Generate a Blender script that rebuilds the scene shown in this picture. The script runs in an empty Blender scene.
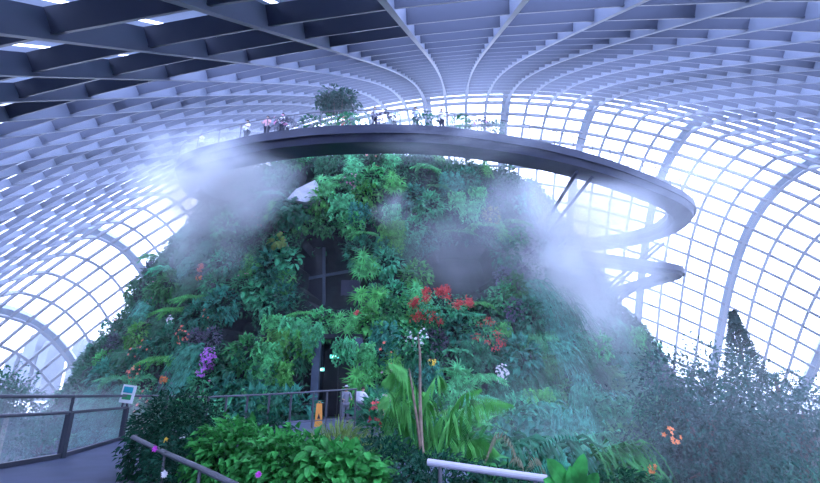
import bpy, bmesh, math, random
import numpy as np
from mathutils import Vector, Matrix, noise as mnoise
random.seed(7); rng = np.random.default_rng(7)
C = bpy.context.scene.collection
SC = bpy.context.scene
PI = math.pi
EYE = 1.3                      # camera height above the terrace floor
F = 480.0                      # focal length in px of an 820 px wide frame
PIT = math.atan(153.5 / 480)
cP, sP = math.cos(PIT), math.sin(PIT)
GZ = -2.7                      # level of the planted ground below the terrace

def ray(u, v):
    a = (u - 410) / F; b = (241.5 - v) / F
    return (a, cP - b * sP, sP + b * cP)
def at(u, v, Y):               # point of a sight line at distance Y
    r = ray(u, v); s = Y / r[1]
    return Vector((r[0] * s, Y, r[2] * s + EYE))
def atz(u, v, z):              # point of a sight line at height z
    r = ray(u, v); s = (z - EYE) / r[2]
    return Vector((r[0] * s, r[1] * s, z))
def proj(p):
    x, y, z = p[0], p[1], p[2] - EYE
    d = y * cP + z * sP
    if d < .1: return (-999, -999, d)
    return (410 + F * x / d, 241.5 - F * (z * cP - y * sP) / d, d)

# ------------------------------------------------------------------ materials
def mat(name, col, rough=.6, metal=0, var=0.0, nscale=8, spec=.4, col2=None, objvar=0.0, trans=0.0, emit=None, bump=0):
    m = bpy.data.materials.new(name); m.use_nodes = True
    nt = m.node_tree; N = nt.nodes; L = nt.links
    b = N['Principled BSDF']
    b.inputs['Base Color'].default_value = (*col, 1)
    b.inputs['Roughness'].default_value = rough; b.inputs['Metallic'].default_value = metal
    b.inputs['Specular IOR Level'].default_value = spec
    src = None
    if var > 0 or col2:
        tc = N.new('ShaderNodeTexCoord'); no = N.new('ShaderNodeTexNoise')
        no.inputs['Scale'].default_value = nscale; no.inputs['Detail'].default_value = 3
        L.new(tc.outputs['Object'], no.inputs['Vector'])
        cr = N.new('ShaderNodeValToRGB')
        c2 = col2 or tuple(min(1, c * (1 + var)) for c in col)
        c1 = col if col2 else tuple(c * (1 - var) for c in col)
        cr.color_ramp.elements[0].color = (*c1, 1); cr.color_ramp.elements[1].color = (*c2, 1)
        cr.color_ramp.elements[0].position = .35; cr.color_ramp.elements[1].position = .65
        L.new(no.outputs['Fac'], cr.inputs['Fac']); src = cr.outputs['Color']
        if bump:
            bp = N.new('ShaderNodeBump'); bp.inputs['Strength'].default_value = bump
            L.new(no.outputs['Fac'], bp.inputs['Height']); L.new(bp.outputs['Normal'], b.inputs['Normal'])
    if objvar > 0:
        oi = N.new('ShaderNodeObjectInfo'); hs = N.new('ShaderNodeHueSaturation')
        mr = N.new('ShaderNodeMapRange'); mr.inputs['To Min'].default_value = 1 - objvar; mr.inputs['To Max'].default_value = 1 + objvar
        mh = N.new('ShaderNodeMapRange'); mh.inputs['To Min'].default_value = 0.5 - .03; mh.inputs['To Max'].default_value = .5 + .03
        L.new(oi.outputs['Random'], mr.inputs['Value']); L.new(oi.outputs['Random'], mh.inputs['Value'])
        L.new(mr.outputs['Result'], hs.inputs['Value']); L.new(mh.outputs['Result'], hs.inputs['Hue'])
        if src: L.new(src, hs.inputs['Color'])
        else: hs.inputs['Color'].default_value = (*col, 1)
        src = hs.outputs['Color']
    if src: L.new(src, b.inputs['Base Color'])
    if emit:
        b.inputs['Emission Color'].default_value = (*emit[0], 1); b.inputs['Emission Strength'].default_value = emit[1]
    if trans > 0:
        tr = N.new('ShaderNodeBsdfTranslucent'); mx = N.new('ShaderNodeMixShader'); mx.inputs[0].default_value = trans
        if src: L.new(src, tr.inputs['Color'])
        else: tr.inputs['Color'].default_value = (*col, 1)
        L.new(b.outputs[0], mx.inputs[1]); L.new(tr.outputs[0], mx.inputs[2])
        L.new(mx.outputs[0], N['Material Output'].inputs['Surface'])
    return m
def glassmat(name, tint, gloss=.08):
    m = bpy.data.materials.new(name); m.use_nodes = True
    nt = m.node_tree; N = nt.nodes; L = nt.links; N.clear()
    o = N.new('ShaderNodeOutputMaterial'); t = N.new('ShaderNodeBsdfTransparent'); t.inputs[0].default_value = (*tint, 1)
    g = N.new('ShaderNodeBsdfGlossy'); g.inputs['Roughness'].default_value = .08
    mx = N.new('ShaderNodeMixShader'); mx.inputs[0].default_value = gloss
    L.new(t.outputs[0], mx.inputs[1]); L.new(g.outputs[0], mx.inputs[2]); L.new(mx.outputs[0], o.inputs['Surface'])
    return m
LEAFY = dict(rough=.5, spec=.18, trans=.25)
M = {
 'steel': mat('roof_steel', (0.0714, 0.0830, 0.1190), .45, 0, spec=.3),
 'ribsteel_lit': mat('rib_side_lit_steel', (0.1632, 0.1870, 0.2448), .5, spec=.3),  # side light on the rib faces is put into this lighter tone
 'arch': mat('arch_white_paint', (0.0975, 0.1575, 0.2325), .5),
 'glass': glassmat('dome_glass', (.95, .97, 1), .05),
 'panel': glassmat('railing_glass', (.82, .88, .93), .10),
 'ring': mat('ring_blue_grey_steel', (.010, .015, .042), .5, var=.15, nscale=.6),
 'ring_edge': mat('ring_edge_steel', (.22, .25, .36), .4),
 'rail': mat('dark_rail_steel', (.05, .055, .075), .4, .3),
 'railgrey': mat('grey_rail_steel', (0.0975, 0.1013, 0.1200), .4, .2),
 'pole': mat('white_pole_paint', (0.4320, 0.4200, 0.4800), .45),
 'floor': mat('terrace_paving', (0.0750, 0.0900, 0.1500), .7, var=.12, nscale=1.2),
 'ground': mat('soil', (.03, .035, .03), .95, var=.4, nscale=1.5),
 'outside': mat('outside_paving', (.55, .6, .66), .9, var=.1, nscale=.05),
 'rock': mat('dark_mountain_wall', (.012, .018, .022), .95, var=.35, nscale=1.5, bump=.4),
 'concrete': mat('pale_concrete', (.46, .46, .52), .85, var=.15, nscale=1.6),
 'greycol': mat('grey_blue_column', (0.0525, 0.0750, 0.1125), .6, var=.2, nscale=1.0),
 'darkwin': mat('dark_window', (.006, .008, .016), .3, spec=.3),
 'winpanel': mat('violet_window_panel', (.06, .055, .11), .3),
 'leaf': mat('leaf_green', (0.0601, 0.3260, 0.1287), objvar=.45, var=.55, nscale=3, **LEAFY),
 'leafdark': mat('leaf_dark_green', (0.0234, 0.1482, 0.0819), objvar=.3, var=.55, nscale=3, **LEAFY),
 'leafbright2': mat('leaf_fresh_green', (0.0815, 0.4033, 0.1115), objvar=.25, var=.5, nscale=3, **LEAFY),
 'hedgedark': mat('hedge_dark_green', (0.0075, 0.0600, 0.0300), objvar=.08, var=.4, nscale=5, **LEAFY),
 'leafbright': mat('leaf_bright_green', (0.0382, 0.2419, 0.0507), var=.5, nscale=7, **LEAFY),
 'leafteal': mat('leaf_blue_green', (.036, .205, .120), objvar=.35, var=.55, nscale=3, **LEAFY),
 'leafpurple': mat('leaf_dusky_purple', (0.1170, 0.1170, 0.1700), objvar=.3, var=.3, nscale=3, **LEAFY),
 'leafyellow': mat('leaf_yellow', (0.3276, 0.3276, 0.0390), var=.3, nscale=4, **LEAFY),
 'leaflime': mat('leaf_pale_lime', (0.1872, 0.2964, 0.0780), var=.3, nscale=4, **LEAFY),
 'grass': mat('grass_blue_green', (.045, .235, .135), objvar=.4, var=.55, nscale=4, **LEAFY),
 'tree': mat('tree_leaf', (.018, .095, .070), objvar=.0, var=.6, nscale=2, **LEAFY),
 'palm': mat('palm_frond_green', (0.0858, 0.3588, 0.0780), var=.25, nscale=3, **LEAFY),
 'dry': mat('dry_frond_straw', (0.2028, 0.2106, 0.1326), var=.3, nscale=3, **LEAFY),
 'bark': mat('brown_bark', (0.1014, 0.0741, 0.0585), .9, var=.3, nscale=6),
 'tanbark': mat('tan_bark', (0.2340, 0.1716, 0.1326), .9, var=.25, nscale=6),
 'stem': mat('green_stem', (.05, .07, .03), .8),
 'red': mat('red_bract', (.66, .085, .085), .5, var=.35, nscale=4, trans=.2),
 'orange': mat('orange_petal', (.85, .27, .09), .5, var=.2, trans=.2),
 'coral': mat('coral_petal', (.80, .20, .13), .5, var=.2, trans=.2),
 'purple': mat('purple_petal', (.50, .16, .62), .5, var=.25, trans=.2),
 'magenta': mat('magenta_petal', (.55, .05, .50), .5, trans=.2),
 'pink': mat('pink_petal', (.62, .25, .42), .5, var=.3, trans=.2),
 'white': mat('white_petal', (.80, .78, .80), .5, trans=.2),
 'yellow': mat('yellow_petal', (.85, .60, .08), .5, trans=.2),
 'skin': mat('skin', (.42, .27, .20), .55), 'hair': mat('dark_hair', (.02, .017, .015), .6),
 'cap': mat('pale_cap', (.55, .55, .60), .7), 'shirtwhite': mat('white_shirt', (.72, .72, .78), .8),
 'shirtgrey': mat('grey_shirt', (.22, .23, .28), .8), 'shirtpink': mat('pink_shirt', (.70, .36, .40), .8),
 'shirtblue': mat('pale_blue_shirt', (.42, .50, .68), .8),
 'trousers': mat('dark_trousers', (.03, .035, .06), .8), 'trousersgrey': mat('grey_trousers', (.20, .20, .25), .8),
 'pack': mat('pale_backpack', (.66, .66, .72), .8), 'shoe': mat('shoe', (.03, .03, .03), .6),
 'signwhite': mat('sign_white', (.80, .85, .85), .5), 'signteal': mat('sign_teal', (.02, .42, .50), .5), 'signgreen': mat('sign_green', (.05, .40, .16), .5),
 'exit': mat('lit_exit_sign', (.05, .6, .5), .4, emit=((.15, .95, .85), 1.1)),
 'exitwhite': mat('lit_exit_figure', (.8, .9, .9), .4, emit=((.7, 1, .95), 1.3)),
 'caution': mat('caution_orange', (.85, .33, .05), .5), 'black': mat('black_plastic', (.015, .015, .02), .5),
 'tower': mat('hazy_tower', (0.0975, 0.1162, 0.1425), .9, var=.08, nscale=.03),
}

# ------------------------------------------------------------------ helpers
def link(name, verts, faces, m, parent=None, smooth=False):
    me = bpy.data.meshes.new(name); me.from_pydata([tuple(v) for v in verts], [], faces); me.update()
    if m: me.materials.append(M[m] if isinstance(m, str) else m)
    if smooth: me.polygons.foreach_set('use_smooth', [True] * len(me.polygons))
    o = bpy.data.objects.new(name, me); C.objects.link(o)
    if parent: o.parent = parent
    return o
def tag(o, label, cat, group=None, kind=None):
    if label: o['label'] = label
    if cat: o['category'] = cat
    if group: o['group'] = group
    if kind: o['kind'] = kind
    return o
def struct(o, label=None): o['kind'] = 'structure'; (label and o.__setitem__('label', label)); return o
def empty(name, loc, rz=0):
    o = bpy.data.objects.new(name, None); C.objects.link(o); o.location = loc; o.rotation_euler = (0, 0, rz); o.empty_display_size = .2
    return o
def copy_tree(o, parent=None):
    c = o.copy(); C.objects.link(c)
    if parent: c.parent = parent
    for ch in list(o.children): copy_tree(ch, c)
    return c

class B:                                   # mesh collector
    def __init__(s): s.v = []; s.f = []
    def add(s, vs, fs):
        n = len(s.v); s.v += [tuple(v) for v in vs]; s.f += [tuple(i + n for i in f) for f in fs]
    def box(s, c, h, R=None):
        c = Vector(c); vs = []
        for k in range(8):
            d = Vector(((k & 1) * 2 - 1, (k >> 1 & 1) * 2 - 1, (k >> 2) * 2 - 1)); d = Vector((d.x * h[0], d.y * h[1], d.z * h[2]))
            if R: d = R @ d
            vs.append(c + d)
        s.add(vs, [(0, 2, 3, 1), (4, 5, 7, 6), (0, 1, 5, 4), (2, 6, 7, 3), (0, 4, 6, 2), (1, 3, 7, 5)])
    def beam(s, a, b, w, h):               # rectangular bar between two points
        a, b = Vector(a), Vector(b); d = b - a; L = d.length
        z = d.normalized(); x = Vector((0, 0, 1)).cross(z)
        if x.length < 1e-3: x = Vector((1, 0, 0))
        x.normalize(); y = z.cross(x); R = Matrix((x, y, z)).transposed()
        s.box((a + b) / 2, (w / 2, h / 2, L / 2), R)
    def tube(s, pts, r, n=8, cap=True):
        pts = [Vector(p) for p in pts]; rings = []
        rs = r if isinstance(r, (list, tuple)) else [r] * len(pts); vs = []
        for i, p in enumerate(pts):
            d = (pts[min(i + 1, len(pts) - 1)] - pts[max(i - 1, 0)]).normalized()
            x = d.cross(Vector((0, 0, 1)));
            if x.length < 1e-3: x = Vector((1, 0, 0))
            x.normalize(); y = d.cross(x)
            for k in range(n):
                a = 2 * PI * k / n; vs.append(p + (x * math.cos(a) + y * math.sin(a)) * rs[i])
        fs = []
        for i in range(len(pts) - 1):
            for k in range(n): fs.append((i * n + k, i * n + (k + 1) % n, (i + 1) * n + (k + 1) % n, (i + 1) * n + k))
        if cap: fs += [tuple(range(n))[::-1], tuple((len(pts) - 1) * n + k for k in range(n))]
        s.add(vs, fs)
    def loft(s, secs, closed=False):       # list of equal-length profile loops
        n = len(secs[0]); vs = [v for q in secs for v in q]; fs = []; m = len(secs)
        for i in range(m if closed else m - 1):
            j = (i + 1) % m
            for k in range(n): fs.append((i * n + k, i * n + (k + 1) % n, j * n + (k + 1) % n, j * n + k))
        if not closed: fs += [tuple(range(n))[::-1], tuple((m - 1) * n + k for k in range(n))]
        s.add(vs, fs)
    # leaves ------------------------------------------------------------
    def leaf(s, p, d, up, L, W, fold=.25, droop=.15):
        d = d.normalized(); x = d.cross(up)
        if x.length < 1e-3: x = d.cross(Vector((1, .3, .2)))
        x.normalize(); n = x.cross(d)
        a = p + d * L * .42
        r = a + x * W * .5 + n * W * fold; l = a - x * W * .5 + n * W * fold
        t = p + d * L - n * L * droop
        s.add([p, r, t, l, a], [(0, 1, 4), (1, 2, 4), (0, 4, 3), (4, 2, 3)])
    def oval(s, p, d, up, L, W, fold=.18, droop=.2, heart=.0):   # rounder large leaf
        d = d.normalized(); x = d.cross(up)
        if x.length < 1e-3: x = d.cross(Vector((1, .3, .2)))
        x.normalize(); n = x.cross(d)
        st = [(0, 0, 0), (.08 - heart, .34 + heart, 0), (.3, .5, .02), (.6, .48, -.3), (.86, .3, -.7), (1, 0, -1)]
        mid = [p + d * L * max(t, 0) + n * L * droop * dz for t, w, dz in st]
        vs = list(mid); k = len(st)
        for sg in (1, -1):
            for t, w, dz in st[1:-1]: vs.append(p + d * L * t + x * sg * W * w + n * (W * fold * w * 2 + L * droop * dz))
        fs = []
        for q, sg in ((0, 1), (1, -1)):
            o = k + q * (k - 2); seq = [0] + [o + i for i in range(k - 2)] + [k - 1]
            for i in range(k - 1):
                f = [i, seq[i], seq[i + 1], i + 1]; f = list(dict.fromkeys(f))
                if len(f) >= 3: fs.append(tuple(f if sg > 0 else f[::-1]))
        s.add(vs, fs)
    def strip(s, pts, w0, w1, up=Vector((0, 0, 1))):   # blade along points
        vs = []; n = len(pts)
        for i, p in enumerate(pts):
            d = pts[min(i + 1, n - 1)] - pts[max(i - 1, 0)]; x = d.cross(up)
            if x.length < 1e-5: x = Vector((1, 0, 0))
            x.normalize(); w = w0 + (w1 - w0) * i / (n - 1); vs += [p - x * w / 2, p + x * w / 2]
        s.add(vs, [(2 * i, 2 * i + 1, 2 * i + 3, 2 * i + 2) for i in range(n - 1)])
    def frond(s, pts, L, n, sag=.5, W=.05, taper=True):  # pinnate frond along a rachis
        cum = [0]
        for i in range(1, len(pts)): cum.append(cum[-1] + (pts[i] - pts[i - 1]).length)
        s.strip(pts, W * .8, W * .25)
        for k in range(n):
            t = (.12 + .88 * k / (n - 1)) * cum[-1]; i = 0
            while i < len(cum) - 2 and cum[i + 1] < t: i += 1
            q = (t - cum[i]) / max(cum[i + 1] - cum[i], 1e-6); p = pts[i].lerp(pts[i + 1], q); d = (pts[i + 1] - pts[i]).normalized()
            x = d.cross(Vector((0, 0, 1)))
            if x.length < 1e-3: x = Vector((1, 0, 0))
            x.normalize(); u = k / (n - 1); l = L * (math.sin(PI * (.12 + .83 * u)) if taper else 1)
            for sg in (1, -1):
                e = (x * sg + d * .7 + Vector((0, 0, -sag))).normalized()
                s.leaf(p, e, Vector((0, 0, 1)), l * random.uniform(.85, 1.1), W, .1, .25)
    def flower(s, p, n, r, k=5):
        n = n.normalized(); x = n.orthogonal().normalized(); y = n.cross(x); a0 = random.random() * 6
        for i in range(k):
            a = a0 + 2 * PI * i / k; d = x * math.cos(a) + y * math.sin(a)
            s.leaf(p, d + n * .5, n, r, r * .75, .15, .2)
    def build(s, name, m, parent=None, smooth=False): return link(name, s.v, s.f, m, parent, smooth)
def rv(): 
    while True:
        v = Vector((random.uniform(-1, 1), random.uniform(-1, 1), random.uniform(-1, 1)))
        if .05 < v.length < 1: return v.normalized()

# ------------------------------------------------------------------ camera, world
cam = bpy.data.cameras.new('camera'); co = bpy.data.objects.new('camera', cam); C.objects.link(co)
cam.sensor_width = 36; cam.lens = 36 * F / 820; cam.clip_end = 3000; cam.clip_start = .05
co.location = (0, 0, EYE); co.rotation_euler = (PI / 2 + PIT, 0, 0); SC.camera = co
w = bpy.data.worlds.new('overcast_sky'); SC.world = w; w.use_nodes = True
N = w.node_tree.nodes; L = w.node_tree.links; bg = N['Background']
tc = N.new('ShaderNodeTexCoord'); sx = N.new('ShaderNodeSeparateXYZ'); cr = N.new('ShaderNodeValToRGB')
L.new(tc.outputs['Generated'], sx.inputs[0]); L.new(sx.outputs['Z'], cr.inputs['Fac'])
cr.color_ramp.elements[0].position = .0; cr.color_ramp.elements[0].color = (.60, .70, 1.0, 1)
cr.color_ramp.elements[1].position = .5; cr.color_ramp.elements[1].color = (.78, .89, 1.36, 1)
L.new(cr.outputs['Color'], bg.inputs['Color']); bg.inputs['Strength'].default_value = 3.4
SC.view_settings.view_transform = 'Standard'; SC.view_settings.look = 'None'; SC.view_settings.gamma = 1
SC.view_settings.exposure = 1.15; SC.view_settings.use_curve_mapping = False
SC.cycles.max_bounces = 7; SC.cycles.diffuse_bounces = 3; SC.cycles.transparent_max_bounces = 10; SC.cycles.volume_bounces = 4
SC.cycles.glossy_bounces = 2; SC.cycles.use_denoising = True; SC.cycles.caustics_reflective = False

# ------------------------------------------------------------------ glass dome
Q = {'psi': 6.2105, 'x0': -1.8224, 'H0': 56.302, 'xc': -1.2709, 'R': 96.1743, 'p': 0.91891, 'y0': 84.18615, 'y1': -0.026772, 'y2': -0.00106436,
 'A0': 96.5911, 'A1': 0.0158, 'A2': -0.0089241, 'B0': 58.9512, 'B1': 0.067883, 'B2': -0.0024814, 'nA': 1.2405, 'mA': 0.91064, 'nB': 2.65048, 'mB': 0.573178}
RS = np.linspace(0, 1, 400)
psi = math.radians(Q['psi']); cp, sp = math.cos(psi), math.sin(psi)
def ribcurve(x):
    e = max(1 - ((x - Q['xc']) / Q['R']) ** 2, .02); H = Q['H0'] * e ** Q['p'] + 4
    yc = Q['y0'] + Q['y1'] * x + Q['y2'] * x * x
    A = max(Q['A0'] + Q['A1'] * x + Q['A2'] * x * x, 3); Bq = max(Q['B0'] + Q['B1'] * x + Q['B2'] * x * x, 3)
    tA = np.sin(RS * PI / 2)[::-1]; tB = np.sin(RS * PI / 2)[1:]
    y = np.concatenate([yc - A * tA, yc + Bq * tB])
    z = np.concatenate([(1 - np.minimum(tA, 1) ** Q['nA']) ** (1 / Q['mA']), np.maximum(1 - tB ** Q['nB'], 0) ** (1 / Q['mB'])]) * H - 4
    arc = np.concatenate([[0], np.cumsum(np.hypot(np.diff(y), np.diff(z)))]); arc -= arc[len(RS) - 1]
    return y, z, arc
STEP = 3.9; RIBS = list(range(-23, 24)); KS = list(range(-32, 32))
curves = {i: ribcurve(Q['x0'] + 4 * i) for i in RIBS}
def dome(i, a):                            # point on rib i at arc length a from its crest (None past its feet)
    y, z, arc = curves[i]
    if a < arc[0] - 1e-6 or a > arc[-1] + 1e-6: return None
    yy = float(np.interp(a, arc, y)); zz = float(np.interp(a, arc, z)); x = Q['x0'] + 4 * i
    return Vector((x * cp + yy * sp, -x * sp + yy * cp, zz + EYE))
def dframe(i, a):
    y, z, arc = curves[i]; a0, a1 = max(a - .6, arc[0]), min(a + .6, arc[-1])
    t = (dome(i, a1) - dome(i, a0)).normalized()
    acc = Vector((0, 0, 0))
    for j in (i - 1, i + 1):
        if j in curves:
            q = dome(j, a)
            if q is not None: acc += (q - dome(i, a)) * (j - i)
    if acc.length < 1e-3: acc = Vector((cp, -sp, 0))
    n = acc.cross(t).normalized()
    if n.z < 0 and abs(n.z) > .05: n = -n
    return t, n, acc.normalized()
gv = []; gf = []; gi = {}
for i in RIBS:
    for k in KS:
        p = dome(i, k * STEP)
        if p is not None: gi[i, k] = len(gv); gv.append(p)
for i in RIBS[:-1]:
    for k in KS[:-1]:
        ids = [gi.get(q) for q in ((i, k), (i + 1, k), (i + 1, k + 1), (i, k + 1))]
        if None not in ids: gf.append(tuple(ids))
ceiling = struct(link('ceiling', gv, gf, 'glass'), 'arched glass shell roof over the planted mountain')
RD, PD = .75, .62
def fw(a): return .11 + .17 * min(1, max(0, (a + 24) / 14))   # members are heavier in the glass walls than in the roof
for i in RIBS:
    y, z, arc = curves[i]; b = B(); secs = []
    a = arc[0]; st = []
    while a < arc[-1]: st.append(a); a += STEP / 2
    st.append(arc[-1])
    for a in st:
        p = dome(i, a); t, n, _ = dframe(i, a); s_ = n.cross(t).normalized()
        secs.append([p + s_ * .09, p - s_ * .09, p - s_ * .07 - n * (RD - .06), p - s_ * fw(a) - n * (RD - .06), p - s_ * fw(a) - n * RD, p + s_ * fw(a) - n * RD, p + s_ * fw(a) - n * (RD - .06), p + s_ * .07 - n * (RD - .06)])
    b.loft(secs); b.build('rib', 'ribsteel_lit', ceiling)
for k in KS:
    run = []; b = B(); a = k * STEP
    def flush():
        if len(run) > 1: b.loft(list(run))
        run.clear()
    for i in RIBS:
        p = dome(i, a)
        if p is None: flush(); continue
        t, n, s_ = dframe(i, a); t = n.cross(s_).normalized()
        run.append([p + t * .06, p - t * .06, p - t * .06 - n * (PD - .06), p - t * fw(a) - n * (PD - .06), p - t * fw(a) - n * PD, p + t * fw(a) - n * PD, p + t * fw(a) - n * (PD - .06), p + t * .06 - n * (PD - .06)])
    flush()
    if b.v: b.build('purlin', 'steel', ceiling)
sail = mat('sail_fabric', (.78, .82, .92), .9, trans=.85)
dim_sail = mat('dim_sail_fabric', (.36, .42, .56), .9, trans=.13)
for i in RIBS[:-1]:
    lim = -2 if i < -12 or i > 12 else -2.6 + (.35 if i % 2 else 0)
    vs, fs = [], []
    for k in KS:
        if k > lim: break
        if k < (-27 if i < 1 else -25): continue
        a, c_ = dome(i, k * STEP), dome(i + 1, k * STEP)
        if a is None or c_ is None: vs = []; fs = []; continue
        n = dframe(i, k * STEP)[1] * .25; e = (c_ - a) * .03; m_ = len(vs); vs += [a + n + e, c_ + n - e]
        if m_: fs.append((m_ - 2, m_ - 1, m_ + 1, m_))
    if fs:
        o = link('shade_sail', vs, fs, sail, ceiling)
        if -8 < i < 0:                     # upper left bays: denser fabric, added to dull the light shining through
            o.data.materials.append(dim_sail)
            for pg in list(o.data.polygons)[:7]: pg.material_index = 1
tn = 0
for i in (-21, -17, -13, -9, -5, -1, 3, 7, 11, 15, 19):
    y, z, arc = curves[i]; b = B(); secs = []
    for a in np.linspace(arc[0], arc[-1], 70):
        p = dome(i, float(a)); t, n, _ = dframe(i, float(a)); s_ = n.cross(t).normalized(); o = p + n * 1.7
        secs.append([o + s_ * .85 + n * .8, o - s_ * .85 + n * .8, o - s_ * .85 - n * .8, o + s_ * .85 - n * .8])
    b.loft(secs); tn += 1
    struct(b.build('trim_%d' % tn, 'arch'), 'pale blue steel arch outside the glass roof')

# ------------------------------------------------------------------ ground, terrace
def poly_slab(name, pts, z0, z1, m):
    n = len(pts); vs = [(x, y, z1) for x, y in pts] + [(x, y, z0) for x, y in pts]
    return struct(link(name, vs, [tuple(range(n)), tuple(range(n, 2 * n))[::-1]] + [(i, n + i, n + (i + 1) % n, (i + 1) % n) for i in range(n)], m))
poly_slab('ground', [(-88, -14), (95, -14), (108, 60), (100, 110), (60, 140), (0, 146), (-60, 135), (-92, 100)][::1], GZ - .5, GZ, 'ground')
poly_slab('outside_ground', [(-900, -300), (900, -300), (900, 1500), (-900, 1500)], GZ - 2, GZ - .6, 'outside')
RAILF = [(-6.9, 2.0), (-7.62, 9.3), (-8.85, 15.7), (-7.9, 19.0), (-2.2, 22.3)]
floor = poly_slab('floor', [(-6.6, -6), (6, -6), (6, 7.4), (1.0, 7.4), (1.0, 10.6), (-4.4, 10.6), (-4.9, 14), (-4.4, 16.5), (0.2, 22.0), (-.6, 32.5), (-6.2, 32.5), (-6.4, 25.5), (-9.4, 20.2), (-9.1, 15.6), (-7.75, 9.2)], -.45, 0, 'floor')

# ------------------------------------------------------------------ planted mountain
LV = [(-6, 29, 19.5), (0, 26.6, 17), (5, 23.4, 15.4), (10, 20.8, 14), (14, 18.6, 13), (17, 17.2, 12.2), (18.6, 15.8, 11), (19.6, 12, 8.5), (20.0, 0.01, .01)]
MC = (-3.2, 46.0)
CAVES = {
 'A': ([(299, 255), (312, 238), (338, 236), (350, 258), (366, 282), (363, 300), (345, 306), (318, 308), (302, 285)], 3.2),
 'B': ([(424, 262), (440, 246), (484, 246), (495, 262), (490, 285), (475, 294), (435, 292)], 3.0),
 'E': ([(311, 352), (322, 338), (350, 343), (355, 365), (355, 430), (311, 430)], 4.5),
 'C': ([(226, 318), (245, 312), (258, 326), (250, 346), (230, 348)], 2.2),
 'D': ([(299, 170), (318, 170), (316, 190), (300, 186)], 1.2)}
def inpoly(u, v, P):
    r = False; j = len(P) - 1
    for i in range(len(P)):
        if (P[i][1] > v) != (P[j][1] > v) and u < (P[j][0] - P[i][0]) * (v - P[i][1]) / (P[j][1] - P[i][1]) + P[i][0]: r = not r
        j = i
    return r
def cave_at(u, v, grow=0):
    for k, (P, d) in CAVES.items():
        if grow:
            cx = sum(p[0] for p in P) / len(P); cy = sum(p[1] for p in P) / len(P)
            Pg = [(cx + (a - cx) * grow, cy + (b_ - cy) * grow) for a, b_ in P]
        else: Pg = P
        if inpoly(u, v, Pg): return k, d
    return None
NT, NZ = 260, 72
zs = np.concatenate([np.linspace(-6, 17, 60), np.linspace(17.3, 20.0, 12)])
mv = []; front = []
for zi, zr in enumerate(zs):
    rx = float(np.interp(zr, [l[0] for l in LV], [l[1] for l in LV])); ry = float(np.interp(zr, [l[0] for l in LV], [l[2] for l in LV]))
    for ti in range(NT):
        th = 2 * PI * ti / NT
        nx, ny = math.cos(th), math.sin(th)
        p = Vector((MC[0] + rx * nx, MC[1] + ry * ny, zr + EYE))
        k = 1 + .05 * mnoise.noise(p * .16) + .03 * mnoise.noise(p * .45)
        p = Vector((MC[0] + rx * nx * k, MC[1] + ry * ny * k, zr + EYE))
        nrm = Vector((nx / max(rx, .1), ny / max(ry, .1), .02)).normalized()
        u, v, d = proj(p); cv = None
        if ny < .1:
            cv = cave_at(u, v)
            if cv: p = p + Vector((-p.x / p.y * -1 * 0, 1, 0)) * cv[1]
            facing = nrm.dot(Vector((0, 0, EYE)) - p) > 0
            if (facing or ny < 0) and zr > -4.2 and rx > 8: front.append((p.copy(), nrm, u, v, cv))
        mv.append(p)
mf = []
for zi in range(len(zs) - 1):
    for ti in range(NT):
        t2 = (ti + 1) % NT; mf.append((zi * NT + ti, zi * NT + t2, (zi + 1) * NT + t2, (zi + 1) * NT + ti))
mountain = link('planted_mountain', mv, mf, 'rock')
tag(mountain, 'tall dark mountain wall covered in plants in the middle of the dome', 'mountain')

# thick leaf cover of the mountain (nobody could count it)
b = B(); cov = [q for q in front if not q[4] and not cave_at(q[2], q[3], 1.12)]
for _ in range(62000):
    p, n, u, v, _c = random.choice(cov)
    p = p + rv() * .35 + n * .05; d = n * random.uniform(.3, 1) + Vector((random.uniform(-.9, .9), random.uniform(-.4, .4), random.uniform(-1.3, .5)))
    l = random.uniform(.25, .52); b.leaf(p, d, n + Vector((0, 0, 1)), l, l * random.uniform(.25, .5), .2, .2)
tag(b.build('leaf_cover', mat('leaf_cover_green', (.015, .075, .045), var=.6, nscale=.5, col2=(.042, .19, .09), **LEAFY)), 'dense cover of small leaves and moss over the mountain wall', 'leaf cover', kind='stuff')

# --- plant prototypes (facing -Y, origin on the wall) --------------------
def p_shrub(n, r, leaf, wid, mt, flowers=None, nf=0, fr=.12, oval=False, rz=None, droop=.35):
    b = B(); rz = rz or r
    for _ in range(n):
        q = rv(); q.y = -abs(q.y) * .9 + .15; k = random.uniform(.55, 1)
        p = Vector((q.x * r * k, q.y * r * k * .85, q.z * rz * k))
        d = q + rv() * .6 + Vector((0, 0, -droop)); l = leaf * random.uniform(.7, 1.25)
        (b.oval if oval else b.leaf)(p, d, Vector((0, -.5, 1)) + rv() * .4, l, l * wid)
    f = None
    if flowers:
        f = []
        for _ in range(nf):
            if nf <= 14 or not f: f.append(B())
            q = rv(); q.y = -abs(q.y); k = random.uniform(.6, 1.08); p = Vector((q.x * r * k, q.y * r * .9 * k - .08, q.z * rz * k)); f[-1].flower(p, q + Vector((0, -.4, .2)) + rv() * .4, fr * random.uniform(.6, 1.1))
    return b, mt, f, flowers
def p_fern(nf, L, leaf, mt, sag=.9, W=.07):
    b = B()
    for k in range(nf):
        a = PI * (k + random.random()) / nf; o = Vector((math.cos(a), -math.sin(a) * .9 - .1, 0)); up = random.uniform(.1, .9); l = L * random.uniform(.7, 1.1)
        pts = [o * l * t + Vector((0, 0, up * l * (t * 1.1 - t * t * (.9 + sag)))) for t in (0, .2, .4, .6, .8, 1)]
        b.frond(pts, leaf, 13, .5, W)
    return b, mt, None, None
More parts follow.
